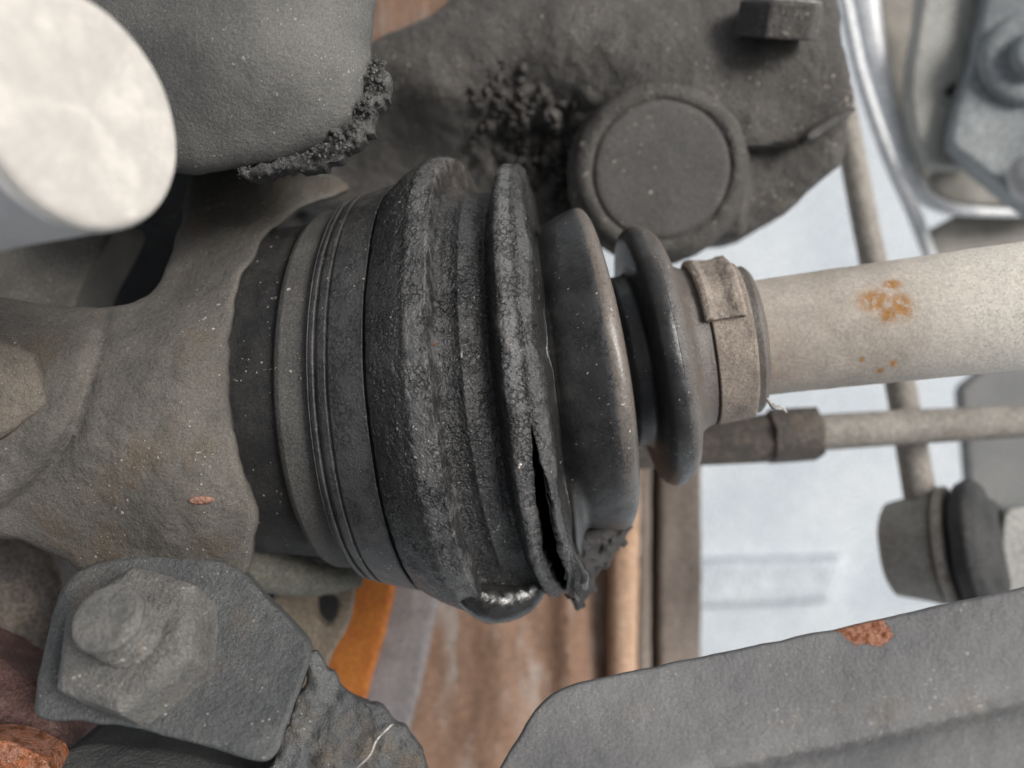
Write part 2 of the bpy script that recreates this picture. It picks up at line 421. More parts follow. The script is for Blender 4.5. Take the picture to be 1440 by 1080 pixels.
def shaft_mat():
    k = NT('shaft chalky steel')
    ng = k.noise(8, 6, .65); fine = k.noise(.6, 5, .7)
    col = k.mix(k.rng(ng, .35, .65), (.43, .38, .325), (.53, .475, .415))
    sx = k.n('ShaderNodeSeparateXYZ'); k.l(k.co, sx.inputs[0])
    pale = k.rng(k.math('ADD', sx.outputs[0], k.math('MULTIPLY', k.noise(14, 4), .02)), .012, .045)
    col = k.mix(k.math('MULTIPLY', pale, .85), col, (.84, .79, .7))
    spots = k.math('MULTIPLY', pale, k.rng(k.noise(.5, 3, .7), .58, .66)); col = k.mix(k.math('MULTIPLY', spots, .6), col, (.2, .18, .16))
    rust = k.attr('rust'); rr = k.math('MULTIPLY', rust, k.rng(k.noise(1.5, 5, .65), .3, .55))
    col = k.mix(rr, col, (.42, .2, .055))
    st = k.attr('stain'); col = k.mix(k.math('MULTIPLY', st, k.rng(ng, .35, .65)), col, (.27, .19, .15))
    hv = k.n('ShaderNodeHueSaturation'); k.l(k.rng(fine, .3, .7, .85, 1.15), hv.inputs['Value']); k.l(col, hv.inputs['Color'])
    k.l(hv.outputs[0], k.b.inputs['Base Color']); k.b.inputs['Roughness'].default_value = .72; k.b.inputs['Specular IOR Level'].default_value = .3
    nb = k.bump(k.noise(.8, 7, .7), .12); nb = k.bump(k.noise(4, 4), .12, prev=nb); k.l(nb, k.b.inputs['Normal'])
    return k.m
M['shaft'] = shaft_mat()

def rubber_mat():
    k = NT('perished boot rubber')
    du, tn, sl, g0 = k.attr('dust'), k.attr('tan'), k.attr('slick'), k.attr('grease')
    keep = k.math('SUBTRACT', 1., k.math('MULTIPLY', sl, .85))
    gr = k.math('MULTIPLY', g0, keep); du = k.math('MULTIPLY', du, keep)
    n1 = k.noise(7, 4, .65); n2 = k.noise(.5, 4, .75)
    # crooked cracks: a cell pattern on warped coordinates
    wv = k.n('ShaderNodeTexNoise'); wv.inputs['Scale'].default_value = 1500; wv.inputs['Detail'].default_value = 2; k.l(k.co, wv.inputs['Vector'])
    va = k.n('ShaderNodeVectorMath', operation='MULTIPLY_ADD'); k.l(wv.outputs['Color'], va.inputs[0]); va.inputs[1].default_value = (.0011,)*3; k.l(k.co, va.inputs[2])
    vo = k.n('ShaderNodeTexVoronoi'); vo.feature = 'DISTANCE_TO_EDGE'; vo.inputs['Scale'].default_value = 900; k.l(va.outputs[0], vo.inputs['Vector'])
    crack = k.rng(vo.outputs['Distance'], .02, .16)                      # 0 in the cracks
    crk = k.math('MAXIMUM', crack, k.rng(k.noise(4, 3), .42, .56))       # only in places
    col = k.mix(k.rng(n1, .35, .65), (.008, .008, .0085), (.019, .0188, .0185))
    dd = k.math('MULTIPLY', du, k.math('MULTIPLY', k.rng(n2, .25, .6, .55, 1.), k.rng(n1, .3, .6, .65, 1.05)))
    dd = k.math('MULTIPLY', dd, k.rng(crk, 0., 1., .25, 1., False))
    col = k.mix(dd, col, (.135, .133, .131))
    col = k.mix(k.math('MULTIPLY', tn, k.rng(n2, .25, .6, .45, 1.)), col, (.24, .195, .16))
    sp = k.specks(1.1, .07, .13); col = k.mix(k.math('MULTIPLY', sp, .7), col, (.34, .32, .3))
    sp2 = k.specks(1.7, .03, .05); col = k.mix(sp2, col, (.45, .42, .38))
    k.l(col, k.b.inputs['Base Color'])
    wet = k.math('MULTIPLY', gr, k.rng(k.noise(3, 3, .7), .38, .62, .35, 1.))
    r = k.math('SUBTRACT', k.rng(n2, .3, .7, .36, .54), k.math('MULTIPLY', wet, .2))
    r = k.math('SUBTRACT', r, k.math('MULTIPLY', sl, .26))
    r = k.math('SUBTRACT', r, k.rng(k.attr('grain'), .3, .6, .08, 0.))
    k.l(k.math('MAXIMUM', r, .1), k.b.inputs['Roughness']); k.b.inputs['Specular IOR Level'].default_value = .75
    h = k.math('MULTIPLY', k.math('ADD', k.math('MULTIPLY', crk, .55), k.noise(.8, 3, .75)), gr)
    nb = k.bump(h, .42); nb = k.bump(k.math('MULTIPLY', k.noise(.5, 3, .75), k.attr('grain')), .24, prev=nb)
    nb = k.bump(k.math('MULTIPLY', k.noise(2.2, 3, .6), gr), .3, prev=nb)
    k.l(nb, k.b.inputs['Normal'])
    return k.m
M['rubber'] = rubber_mat()

def slickrubber():
    k = NT('wet rubber lip'); k.b.inputs['Base Color'].default_value = (.018, .018, .018, 1)
    k.l(k.rng(k.noise(2, 3), .35, .65, .14, .34), k.b.inputs['Roughness']); k.b.inputs['Specular IOR Level'].default_value = .8
    k.l(k.bump(k.noise(.9, 3, .7), .1), k.b.inputs['Normal']); return k.m
M['slick'] = slickrubber()

# ------------------------------------------------------------------ the setting: pale ground far below
g = bpy.data.meshes.new('ground'); s = 40
g.from_pydata([(-s, -s, 0), (s, -s, 0), (s, s, 0), (-s, s, 0)], [], [(0, 1, 2, 3)])
go = bpy.data.objects.new('ground', g); COL.objects.link(go); g.materials.append(M['concrete']); go['kind'] = 'structure'

# ------------------------------------------------------------------ axle boot, joint housing, shaft
ST = np.array([  # chord centre px, py, depth, ring tilt to the camera (deg), roll in the picture (deg)
    (150, 556, 17.9, 6, 1), (330, 553, 17.6, 6, 1), (547, 545, 17.25, 6, 2.5), (665, 542, 17.0, 9, 5.5), (770, 531, 16.85, 8, 6.5),
    (835, 521, 16.75, -3, 8.6), (930, 498, 16.6, 3, 12), (1033, 480, 16.35, 7, 7.5), (1140, 466, 16.0, 7, 7), (1440, 430, 15.1, 8, 6.7), (1800, 387, 14.0, 8, 6.7)])
def station(c):
    c = np.asarray(c, float); r = [np.interp(c, ST[:, 0], ST[:, j]) for j in range(1, 5)]
    # soften the polyline
    for w in (25, 50):
        for sg in (-1, 1):
            for j in range(1, 5): r[j-1] = r[j-1]+np.interp(c+sg*w, ST[:, 0], ST[:, j])
    return [q/5 for q in r]
def ringframe(c):
    py, d, t, ro = station(c); t, ro = np.radians(t), np.radians(ro)
    A = P(c, py, d)
    N = np.stack([np.cos(t)*np.cos(ro), -np.sin(t), np.cos(t)*np.sin(ro)], -1)
    Z = np.stack([-np.sin(ro), 0*ro, np.cos(ro)], -1)
    Fr = np.cross(N, Z); Fr = np.where(Fr[..., 1:2] > 0, -Fr, Fr)        # towards the camera
    Z = np.cross(Fr, N); Z = np.where(Z[..., 2:3] < 0, -Z, Z)
    return A, N, Fr, Z, d
def solve(mid, rpx):
    """chord centre whose ring of silhouette radius rpx crosses the middle line at pixel mid"""
    lo, hi = mid-500., mid+500.
    for _ in range(50):
        c = (lo+hi)/2; A, N, Fr, Z, d = ringframe(np.array(c)); q = rpx/FPX; R = d*q/math.sqrt(1+q*q)
        X = A+R*Fr; px = 720+X[0]/X[1]*FPX
        if px < mid: lo = c
        else: hi = c
    return c, float(R)
def profile(pts):
    return np.array([solve(m, r) for m, r in pts])

def revolve(cR, n, r_mod=None, seg=3.0):
    """dense grid along a station profile; r_mod(c, th, R)->R"""
    L = np.r_[0, np.cumsum(np.hypot(np.diff(cR[:, 0])*.0150, np.diff(cR[:, 1])))]
    m = int(L[-1]/seg)+2; t = np.linspace(0, L[-1], m)
    t = np.unique(np.r_[t, L]); c = np.interp(t, L, cR[:, 0]); R = np.interp(t, L, cR[:, 1])
    return c, R, t

th_of = lambda n: np.linspace(0, 2*math.pi, n, endpoint=False)     # 0 = towards camera, pi/2 = up

BOOT = [(430, 250), (431, 260), (434, 267), (439, 270), (441, 269), (443, 264), (445, 269), (448, 272), (457, 275), (459.5, 269.5), (462, 275), (480, 280), (500, 285), (510, 288), (512, 287), (514, 280), (516.5, 289),
        (524, 297), (536, 306), (552, 315), (570, 321), (588, 323), (600, 324), (606, 323), (609, 316), (611, 298), (615, 288), (624, 284), (640, 283), (647, 284.5), (652, 287), (657, 284.5), (668, 282), (682, 277), (691, 273), (695, 277), (702, 297),
        (709, 306), (718, 308), (727, 306), (734, 303), (740, 304), (746, 304), (752, 299), (759, 294), (763, 282)]
b1 = profile(BOOT)
tail = [(772, 205), (776, 196), (782, 203), (792, 211), (806, 217), (824, 221), (842, 225), (853, 227), (862, 228), (872, 227), (879, 222), (883, 212)]
b2 = profile(tail)
tail2 = [(884, 128), (892, 122), (906, 121), (915, 123), (920, 136), (923, 156), (927, 170), (933, 179), (941, 184), (950, 185), (959, 183), (967, 178), (973, 168), (976, 150)]
b3 = profile(tail2)
b4 = profile([(977, 128), (983, 119), (992, 113), (1002, 111), (1006, 105), (1066, 104), (1074, 104), (1079, 98), (1081, 83)])
print('boot stations', [np.round(b[[0, -1]], 2).tolist() for b in (b1, b2, b3, b4)])
prof = np.concatenate([b1, b2, b3, b4])
prof[:, 0] = np.maximum.accumulate(prof[:, 0]+np.arange(len(prof))*1e-3)

th = np.r_[np.radians(np.linspace(-180, -108, 36, endpoint=False)), np.radians(np.linspace(-108, 108, 400, endpoint=False)), np.radians(np.linspace(108, 180, 36, endpoint=False))]
NTH = len(th)
cc, RR, tt = revolve(prof, NTH, seg=0.03)
# light smoothing of the profile so that ridges are round, not conical
ker = np.array([1, 2, 1.])/4
cs = np.convolve(np.pad(cc, 1, 'edge'), ker, 'valid'); rs = np.convolve(np.pad(RR, 1, 'edge'), ker, 'valid')
g5 = np.exp(-(np.arange(-14, 15)/3.2)**2); g5 /= g5.sum()
cs2 = np.convolve(np.pad(cs, 14, 'edge'), g5, 'valid'); rs2 = np.convolve(np.pad(rs, 14, 'edge'), g5, 'valid')
_e4 = solve(763, 282)[0]; _e7 = solve(1000, 111)[0]
wsm = np.clip((cs-_e4-1)/4, 0, 1)*np.clip((_e7-cs)/6, 0, 1)
cc, RR = cs*(1-wsm)+cs2*wsm, rs*(1-wsm)+rs2*wsm
m = len(cc)
A, N_, Fr, Z_, d_ = ringframe(cc)
dirs = np.cos(th)[None, :, None]*Fr[:, None]+np.sin(th)[None, :, None]*Z_[:, None]
C2, TH2 = np.broadcast_to(cc[:, None], (m, NTH)), np.broadcast_to(th[None], (m, NTH))
R2 = np.broadcast_to(RR[:, None], (m, NTH)).copy()
c_at = {k: solve(*k)[0] for k in [(514, 280), (606, 323), (640, 283), (691, 273), (718, 308), (740, 304), (763, 282), (862, 228), (883, 212), (950, 185)]}
cG, cR3, cV, cL4, c4, cT, cE4, c5, c5e, c6 = (c_at[k] for k in [(514, 280), (606, 323), (640, 283), (691, 273), (718, 308), (740, 304), (763, 282), (862, 228), (883, 212), (950, 185)])
sm = lambda x, a, b: (lambda t: t*t*(3-2*t))(np.clip((x-a)/(b-a), 0, 1))
bell = lambda x, c, w: np.exp(-((x-c)/w)**2)
# the bellows sag: a bulge below between the second and third folds, a dent above
down = np.clip(-np.sin(TH2), 0, 1)
gk = np.exp(-(np.arange(-60, 61)/26.)**2); gk /= gk.sum()
Rw = np.convolve(np.pad(RR, 60, 'edge'), gk, 'valid')
wb = sm(cc, cR3-26, cR3-10)[:, None]*(1-sm(cc, cL4+2, cL4+12))[:, None]*sm(down, .72, .93)
R2 = R2*(1-wb)+Rw[:, None]*wb
R2 += .33*bell(C2, cV+2, 30)*sm(down, .80, 1.0)
DEG = np.degrees(TH2)
R2 += (.20*bell(DEG, -71, 7)-.04*bell(DEG, -58, 7))*bell(C2, cV+6, 24)
R2 += .75*bell(C2, solve(778, 198)[0], 9)*sm(down, .55, .9)
R2 -= .25*bell(C2, cV+10, 26)*sm(np.sin(TH2), .75, 1)
base_pos = A[:, None]+R2[..., None]*dirs
bp = base_pos.reshape(-1, 3)
grease = (sm(cc, cG-2, cG+6)*(1-sm(cc, cE4-1, cE4+4)))[:, None]*np.ones((1, NTH))
slick = np.clip(1.2*bell(C2, cV+4, 22)*bell(DEG, -71, 4), 0, 1)
big = fbm(bp, .9, 3, 11).reshape(m, NTH); med = fbm(bp, 4., 4, 21).reshape(m, NTH); fin = fbm(bp, 14., 3, 31).reshape(m, NTH)
R2 += .03*big+(.004+.009*grease)*med+(.0015+.007*grease)*fin
# flaked ridge on the second fold, scars along the groove
ridge = bell(C2, cR3, 3.0)*sm(fbm(np.c_[TH2.ravel()*9, 0*TH2.ravel(), 0*TH2.ravel()+3], 1., 3, 5).reshape(m, NTH), -.5, .4)
R2 += .035*ridge
X = A[:, None]+R2[..., None]*dirs
# ragged axial wander of the torn fold and of its edge
wand = fbm(np.c_[th*6, th*0, th*0+8], 1., 4, 41)
X += (.05*wand[None]*bell(C2, cE4, 7))[..., None]*N_[:, None]
# tear: a slit at station cT between angles th0..th1
kT = int(np.argmin(np.abs(cc-(cT-1.0))))
deg = np.degrees(th)
t0, t1 = -9.0, -67.0
u = np.clip((deg-t0)/(t1-t0), 0, 1)
w = np.where((u > 0) & (u < 1), np.sin(np.pi*u**1.25)**.75, 0)
jag = fbm(np.c_[th*30, th*0, th*0], 1., 4, 51)
wl = w*(.14+.02*jag); wr = w*(.24+.04*np.roll(jag, 40))
V = X.reshape(-1, 3).copy()
fall = np.exp(-np.abs(np.arange(m)-kT)/13.)
# pull both lips apart, the fold on the right peels outwards
Lft = X.copy()
for i in range(max(0, kT-45), kT+1):
    Lft[i] -= (wl*fall[i])[:, None]*N_[i] + (.05*w*fall[i])[:, None]*dirs[i]
for i in range(kT+1, min(m, kT+60)):
    Lft[i] += (wr*fall[i])[:, None]*N_[i] + (.16*w*fall[i])[:, None]*dirs[i]
# right lip = copy of column kT
lip = X[kT]+(wr)[:, None]*N_[kT]+(.16*w)[:, None]*dirs[kT]
Lft = Lft.reshape(-1, 3)
open_ = np.where(w > 0.02)[0]
idx_lip = {int(j): len(Lft)+q for q, j in enumerate(open_)}
V = np.concatenate([Lft, lip[open_]])
Fq = grid_faces(m, NTH)[:, ::-1]
Fl = Fq.tolist()
for j in range(NTH):
    f = Fl[kT*NTH+j]
    Fl[kT*NTH+j] = [idx_lip.get(v-kT*NTH, v) if kT*NTH <= v < (kT+1)*NTH else v for v in f]
def ext(a): return np.concatenate([a.ravel(), a[kT][open_]])
# wear and light masks: dirt and painted light on the band and crests, tan dirt on the upper right folds, grease on the torn folds
cm = lambda a, b: solve(a, b)[0]
CW = C2+3.5*med+2.0*fin
mask = lambda a, b, w1=2.5, w2=2.5: sm(CW, a-w1, a+w1)*(1-sm(CW, b-w2, b+w2))
dust_light = (.50*(1-sm(C2, cG-4, cG+1)) + .22*mask(cG, cm(563, 319)) + .95*mask(cm(572, 321), cm(606, 323), 4, 2) + .15*mask(cm(611, 298), cm(690, 273))
        + .95*mask(cm(709, 306), cm(738, 303), 2.5, 4) + .45*mask(cm(740, 304), cE4))  # crests lighter, walls and valley darker: fold shading put into the colour
dust_light = np.where(C2 > cE4, .16+.5*sm(C2, c5-10, c5)*(C2 < c5e+3)+.35*(C2 > c6+6), dust_light)
tanm = .6*sm(C2, c5-3, c5+1)*(1-sm(C2, c5e, c5e+4))*sm(np.sin(TH2), -.95, .1)+.4*sm(C2, c6+8, c6+22)+.35*bell(C2, c6+6, 7)*sm(np.sin(TH2), .3, 1)+.35*bell(C2, cV, 25)*sm(np.sin(TH2), .7, 1)
boot = thing('axle_boot', P(720, 540, 17), 'torn black rubber bellows boot with a long split in its folds', 'axle boot')
bel = mesh('bellows', V, Fl, M['rubber'], boot, attrs={'grease': ext(grease), 'dust': np.clip(ext(dust_light), 0, 1), 'tan': np.clip(ext(tanm), 0, 1), 'slick': ext(slick), 'grain': ext(np.where(C2 < cE4, 1., .3+.5*(C2 > c6+8)))})
so = bel.modifiers.new('wall', 'SOLIDIFY'); so.thickness = 0.0013; so.offset = -1

# clamp band with its folded ear
def ringpart(name, pts, mat, parent, n=200, th0=None, th1=None, noise=.006, seg=.05, base=None, sharp=45, closed=True, attrs=None, seed=3):
    cR = profile(pts) if not isinstance(pts, np.ndarray) else pts
    c, R, t = revolve(cR, n, seg=seg)
    A, N2, F2, Z2, d2 = ringframe(c)
    if th0 is None: t_ = th_of(n); wrap = True
    else: t_ = np.linspace(math.radians(th0), math.radians(th1), n); wrap = False
    D = np.cos(t_)[None, :, None]*F2[:, None]+np.sin(t_)[None, :, None]*Z2[:, None]
    X = (A[:, None]+R[:, None, None]*D).reshape(-1, 3); Df = D.reshape(-1, 3)
    X = X+Df*(noise*fbm(X, 3., 4, seed))[:, None]
    F = grid_faces(len(c), n, wrap)[:, ::-1].tolist()
    at = attrs(np.repeat(c, n), np.tile(t_, len(c))) if attrs else None
    return mesh(name, X, F, mat, parent, base, sharp=sharp, attrs=at)
band = ringpart('clamp_band', [(1007, 103), (1006, 110), (1008, 112), (1060, 110), (1063, 109), (1064, 103)], M['clampband'], boot, n=240, noise=.008)
ear = ringpart('clamp_ear', [(1000, 107), (998, 118), (1001, 121), (1008, 123), (1016, 119), (1032, 119), (1046, 122), (1053, 121), (1057, 114), (1054, 104)], M['clampband'], band, n=80, th0=15, th1=104, noise=.045)
eso = ear.modifiers.new('wall', 'SOLIDIFY'); eso.thickness = 0.0009; eso.offset = -1

hous = thing('joint_housing', P(420, 549, 17.5), 'smooth black joint housing between the iron knuckle and the rubber boot', 'joint housing')
ringpart('housing_cup', [(250, 222), (300, 228), (340, 232), (382, 236), (385, 238)], M['black'], hous, n=200, noise=.004)
ringpart('housing_rim', [(384, 238), (386, 246), (392, 250), (420, 252), (436, 252), (440, 240)], M['casting_smooth'], hous, n=200, noise=.004)
ringpart('joint_cage', [(445, 240), (520, 235), (600, 200), (640, 150), (660, 95)], M['black'], hous, n=100, noise=.004)

R_sh = 1.165
cs_ = np.linspace(560, 1760, 60)
shp = np.stack([cs_, np.interp(cs_, [560, 1100, 1440, 1760], [1.13, 1.165, 1.2, 1.2])], -1)
def shaft_attr(c, t):
    dg = np.degrees((t+np.pi) % (2*np.pi)-np.pi)
    rust = np.zeros(len(c)); 
    for (c0, a0, wc, wa) in [(1208, 20, 22, 11), (1236, 34, 13, 6), (1222, 6, 13, 9), (1240, 12, 15, 13), (1228, -42, 5, 5), (1212, -50, 5, 4), (1185, -34, 4, 3)]:
        rust = np.maximum(rust, np.exp(-(((c-c0)/wc)**2+((dg-a0)/wa)**2)**1.5))
    stain = np.exp(-((c-1065)/45.)**2)*np.exp(-((dg+25)/28.)**2)
    return {'rust': rust, 'stain': stain}
ringpart('drive_shaft', shp, M['shaft'], None, n=240, noise=.006, seg=.045, base=P(1150, 465, 16), attrs=shaft_attr)
tag(bpy.data.objects['drive_shaft'], 'pale chalky drive shaft with orange rust spots leaving the boot', 'drive shaft')

# ------------------------------------------------------------------ steering knuckle on the left
kn = thing('steering_knuckle', P(200, 650, 13.5), 'grey brown cast iron knuckle arching around the joint housing', 'knuckle')
gl = np.array([(150, 425), (140, 470), (122, 540), (100, 610), (60, 670), (10, 712), (-60, 740)], float)
def kn_extra(x, y):
    q = np.stack([x, y], -1); dgl = segdist(q, gl, False)
    gx = np.interp(y, gl[:, 1], gl[:, 0]); left = sm(gx-x, -6, 14)
    return .10*np.exp(-(dgl/13)**2)-.12*left
KN = [(320, 540, 13.5), (345, 675, 13.2), (348, 370, 14.3), (440, 285, 16.6), (560, 190, 18.6), (280, 230, 18.0), (240, 370, 15.6), (200, 600, 13.05), (150, 500, 13.3), (20, 560, 12.9),
      (0, 425, 14.0), (150, 432, 14.2), (60, 760, 13.6), (300, 790, 13.5), (250, 700, 12.95), (0, 700, 13.0), (-80, 560, 12.8), (300, 920, 14.6), (320, 440, 13.8), (270, 480, 13.2)]
_knf = tps(KN)
casting('cast_body', [(-90, 408), (0, 417), (60, 428), (120, 432), (180, 432), (215, 412), (240, 365), (258, 300), (272, 215), (330, 200), (420, 225), (500, 262), (470, 280), (430, 290),
                      (385, 315), (350, 365), (330, 430), (321, 500), (322, 570), (330, 625), (345, 675), (364, 712), (358, 765), (348, 800), (335, 870), (300, 920), (200, 900), (118, 830), (108, 800), (75, 778), (30, 760), (-90, 748)],
        KN,
        3.2, M['knuckle'], kn, bevel=14, step=7, noise=((.035, 1.2, 4), (.02, 5., 3)), extra=kn_extra, edge=3, ray=.95, seed=3)
casting('clamp_lug', [(92, 812), (150, 785), (250, 775), (335, 795), (372, 838), (412, 878), (440, 910), (428, 955), (408, 1000), (390, 1072), (340, 1066), (255, 1038), (130, 1013), (44, 1014), (52, 960), (75, 855)],
        (lambda px, py: 12.6+(905-py)*.0072+(px-205)*-.0006), 2.4, M['lug'], kn, bevel=9, step=6, noise=((.025, 1.3, 3), (.012, 6., 3)), edge=1.5, ray=.92, seed=5, round_=2)
casting('caked_lug', [(436, 906), (458, 950), (490, 972), (555, 1002), (592, 1045), (602, 1110), (360, 1120), (392, 1060), (412, 1000), (428, 950)],
        [(430, 930, 13.1), (560, 1020, 12.9), (480, 1060, 12.5), (400, 1080, 12.5), (590, 1090, 12.8)],
        2.2, M['lug'], kn, bevel=12, step=5, noise=((.09, 1.6, 4), (.06, 6., 3)), edge=7, ray=.95, seed=8, round_=1)
casting('lower_flange', [(70, 1110), (82, 1062), (120, 1042), (200, 1047), (300, 1066), (370, 1090), (420, 1150), (70, 1150)],
        [(80, 1060, 13.8), (200, 1060, 13.6), (340, 1090, 13.4), (200, 1140, 12.2), (400, 1140, 12.4)], 1.8, M['lug'], kn, bevel=8, step=7, noise=((.03, 1.5, 3),), edge=2, seed=9)
# flake of bark on the knuckle
casting('flake', [(262, 702), (280, 696), (303, 700), (298, 708), (275, 710)], (lambda x, y: _knf(x, y)-.03), .05, M['twig'], kn, bevel=3, step=3, noise=((.03, 5, 3),), edge=1.5, round_=1)

bt = thing('flange_bolt', P(-5, 545, 12.8), 'worn bolt head on the knuckle at the left edge', 'bolt')
lathe('bolt_head', P(-8, 545, 12.95), (.38, -.92, .05), [(0, .86), (.3, .86), (.46, .82), (.54, .70), (.55, 0.02)], M['boltbrown'], bt, n=96, sides=6, phase=.35, noise=((.03, 2., 3), (.015, 7, 3)), sub=.05)

# pinch bolt and nut
ba = np.array((-.10, -.79, .58)); ba = tuple(ba/np.linalg.norm(ba))
pb = thing('pinch_bolt', P(205, 905, 11.6), 'dirty hex nut with a threaded bolt stub on the lower left lug', 'nut and bolt')
nc = P(210, 915, 12.42)
lathe('hex_nut', nc-np.array(ba)*.25, ba, [(0, 1.14), (.2, 1.14), (.90, 1.14), (.96, 1.12), (1.05, 1.0), (1.07, .92), (1.08, .3), (1.05, .02)], M['nut'], pb, n=120, sides=6, phase=.25, noise=((.012, 1.8, 3), (.006, 8, 3)), sub=.04, seed=12, sharp=24)
tp = [(0, .40)]
h = .70
while h < 1.28:
    tp += [(h, .33), (h+.06, .485), (h+.08, .485), (h+.14, .33)]; h += .15
tp += [(h, .34), (h+.03, .485), (h+.10, .495), (h+.14, .475), (h+.16, .42), (h+.165, .02)]
_bx = P(204, 906, 12.0)-np.array(ba)*.3
lathe('threaded_stub', _bx, ba, tp, M['nut'], pb, n=90, noise=((.007, 3., 3), (.004, 9, 2)), sub=.025, seed=14, sharp=30)

# ------------------------------------------------------------------ top left: pale stud and dusty housing
rc = P(125, 155, 8.6); ray = rc/np.linalg.norm(rc)
e = np.array([1, 0, .28]); e = e-ray*(e@ray); e /= np.linalg.norm(e)
nn = -ray*math.cos(math.radians(44))+e*math.sin(math.radians(44))
sd = thing('ball_stud', rc, 'blurred chalky white stud end at the upper left corner', 'stud')
Rs = 1.27
lathe('stud_body', rc-nn*6.5, nn, [(0, Rs*.98), (6.1, Rs*.985), (6.2, Rs), (6.34, Rs)], M['pale_side'], sd, n=90, noise=((.012, 1.5, 3),), sub=.25)
lathe('stud_face', rc-nn*.17, nn, [(0, Rs), (.06, Rs*1.005), (.12, Rs*.985), (.16, Rs*.95), (.175, Rs*.85), (.175, Rs*.4), (.175, .02)], M['pale'], sd, n=90, noise=((.006, 2., 3),), sub=.05)

th1_ = thing('dusty_cover', P(380, 120, 13), 'dusty grey rounded cover with crumbling dirt on its edge behind the white stud', 'cover')
casting('cover_shell', [(60, -120), (540, -120), (526, -20), (524, 60), (516, 125), (496, 172), (462, 206), (400, 226), (330, 238), (250, 245), (120, 250), (40, 150)],
        [(100, 0, 13.2), (300, -50, 12.3), (300, 80, 12.2), (420, 60, 12.25), (520, 60, 12.9), (480, 180, 13.0), (330, 230, 13.2), (200, 240, 13.4), (520, -100, 12.8)],
        6.5, M['dusty'], th1_, bevel=34, step=9, noise=((.02, 1.5, 3),), edge=3, ray=1.0, seed=21)
casting('dirt_crust', [(330, 246), (348, 254), (366, 256), (376, 246), (410, 240), (445, 236), (485, 226), (512, 198), (530, 160), (548, 132), (550, 105), (535, 90), (522, 84), (514, 118), (498, 150), (478, 180), (450, 202), (400, 220), (350, 228)],
        [(350, 240, 13.35), (450, 220, 13.25), (500, 180, 13.15), (540, 110, 13.3), (400, 230, 13.3), (520, 100, 13.1)], .7, M['clod_grey'], th1_, bevel=7, step=3, noise=((.08, 3., 3), (.07, 9., 3)), edge=6, edge_f=1/13., ray=.6, seed=23, round_=1)
pts, sz = [], []
edgep = resample(np.array([(330, 240), (400, 228), (462, 208), (498, 176), (518, 130), (524, 90)], float), 1.5, False)
for k in range(350):
    q = edgep[rng.integers(len(edgep))]; wgt = .35+.65*math.exp(-((q[0]-490)/60)**2)
    a = rng.normal(0, 6*wgt+2, 2); pts.append(P(q[0]+a[0]+3, q[1]+a[1]+2, 13.1+rng.uniform(-.15, .5))); sz.append(rng.uniform(.012, .05)*wgt)
for k in range(50):
    a = rng.normal(0, 1, 2); pts.append(P(526+a[0]*9, 112+a[1]*10, 13.3+rng.uniform(-.2, .4))); sz.append(rng.uniform(.015, .06))
crumbs('dirt_crumbs', pts, sz, M['clod_grey'], th1_)

# hub behind, its body coloured black to stand in for shade
hb = thing('wheel_hub', P(150, 350, 20), 'dark hub casting in the shadows behind knuckle and white stud', 'hub')
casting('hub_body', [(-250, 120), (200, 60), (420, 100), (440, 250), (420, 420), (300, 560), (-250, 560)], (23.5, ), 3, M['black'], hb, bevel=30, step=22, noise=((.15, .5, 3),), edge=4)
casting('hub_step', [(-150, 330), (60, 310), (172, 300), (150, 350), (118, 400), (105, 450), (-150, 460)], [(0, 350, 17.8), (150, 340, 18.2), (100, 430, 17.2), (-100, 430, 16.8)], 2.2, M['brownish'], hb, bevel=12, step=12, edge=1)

# ------------------------------------------------------------------ lower left rusty casting
cp = thing('brake_caliper', P(0, 920, 15), 'red brown rusted caliper in the lower left corner', 'caliper')
casting('caliper_body', [(-150, 700), (0, 740), (60, 765), (90, 800), (80, 900), (100, 960), (-150, 990)], [(0, 760, 17.5), (60, 850, 17), (0, 950, 16), (-100, 850, 16.5)], 2.5, M['sleeve'], cp, bevel=14, step=10, noise=((.08, 1.2, 4),), edge=3)
casting('caliper_lug', [(-120, 890), (-20, 905), (22, 938), (55, 958), (80, 1000), (100, 1060), (80, 1120), (-120, 1130)], [(0, 920, 15), (50, 1000, 14.6), (0, 1050, 14.0), (-100, 1000, 14)], 2.5, M['redrust'], cp, bevel=14, step=7, noise=((.06, 2, 4),), edge=3, seed=33)
casting('rust_lip', [(-100, 1030), (0, 1040), (40, 1052), (72, 1066), (80, 1130), (-100, 1130)], (12.9, ), .8, M['rustflake'], cp, bevel=8, step=6, noise=((.05, 3, 4),), edge=3, seed=35)

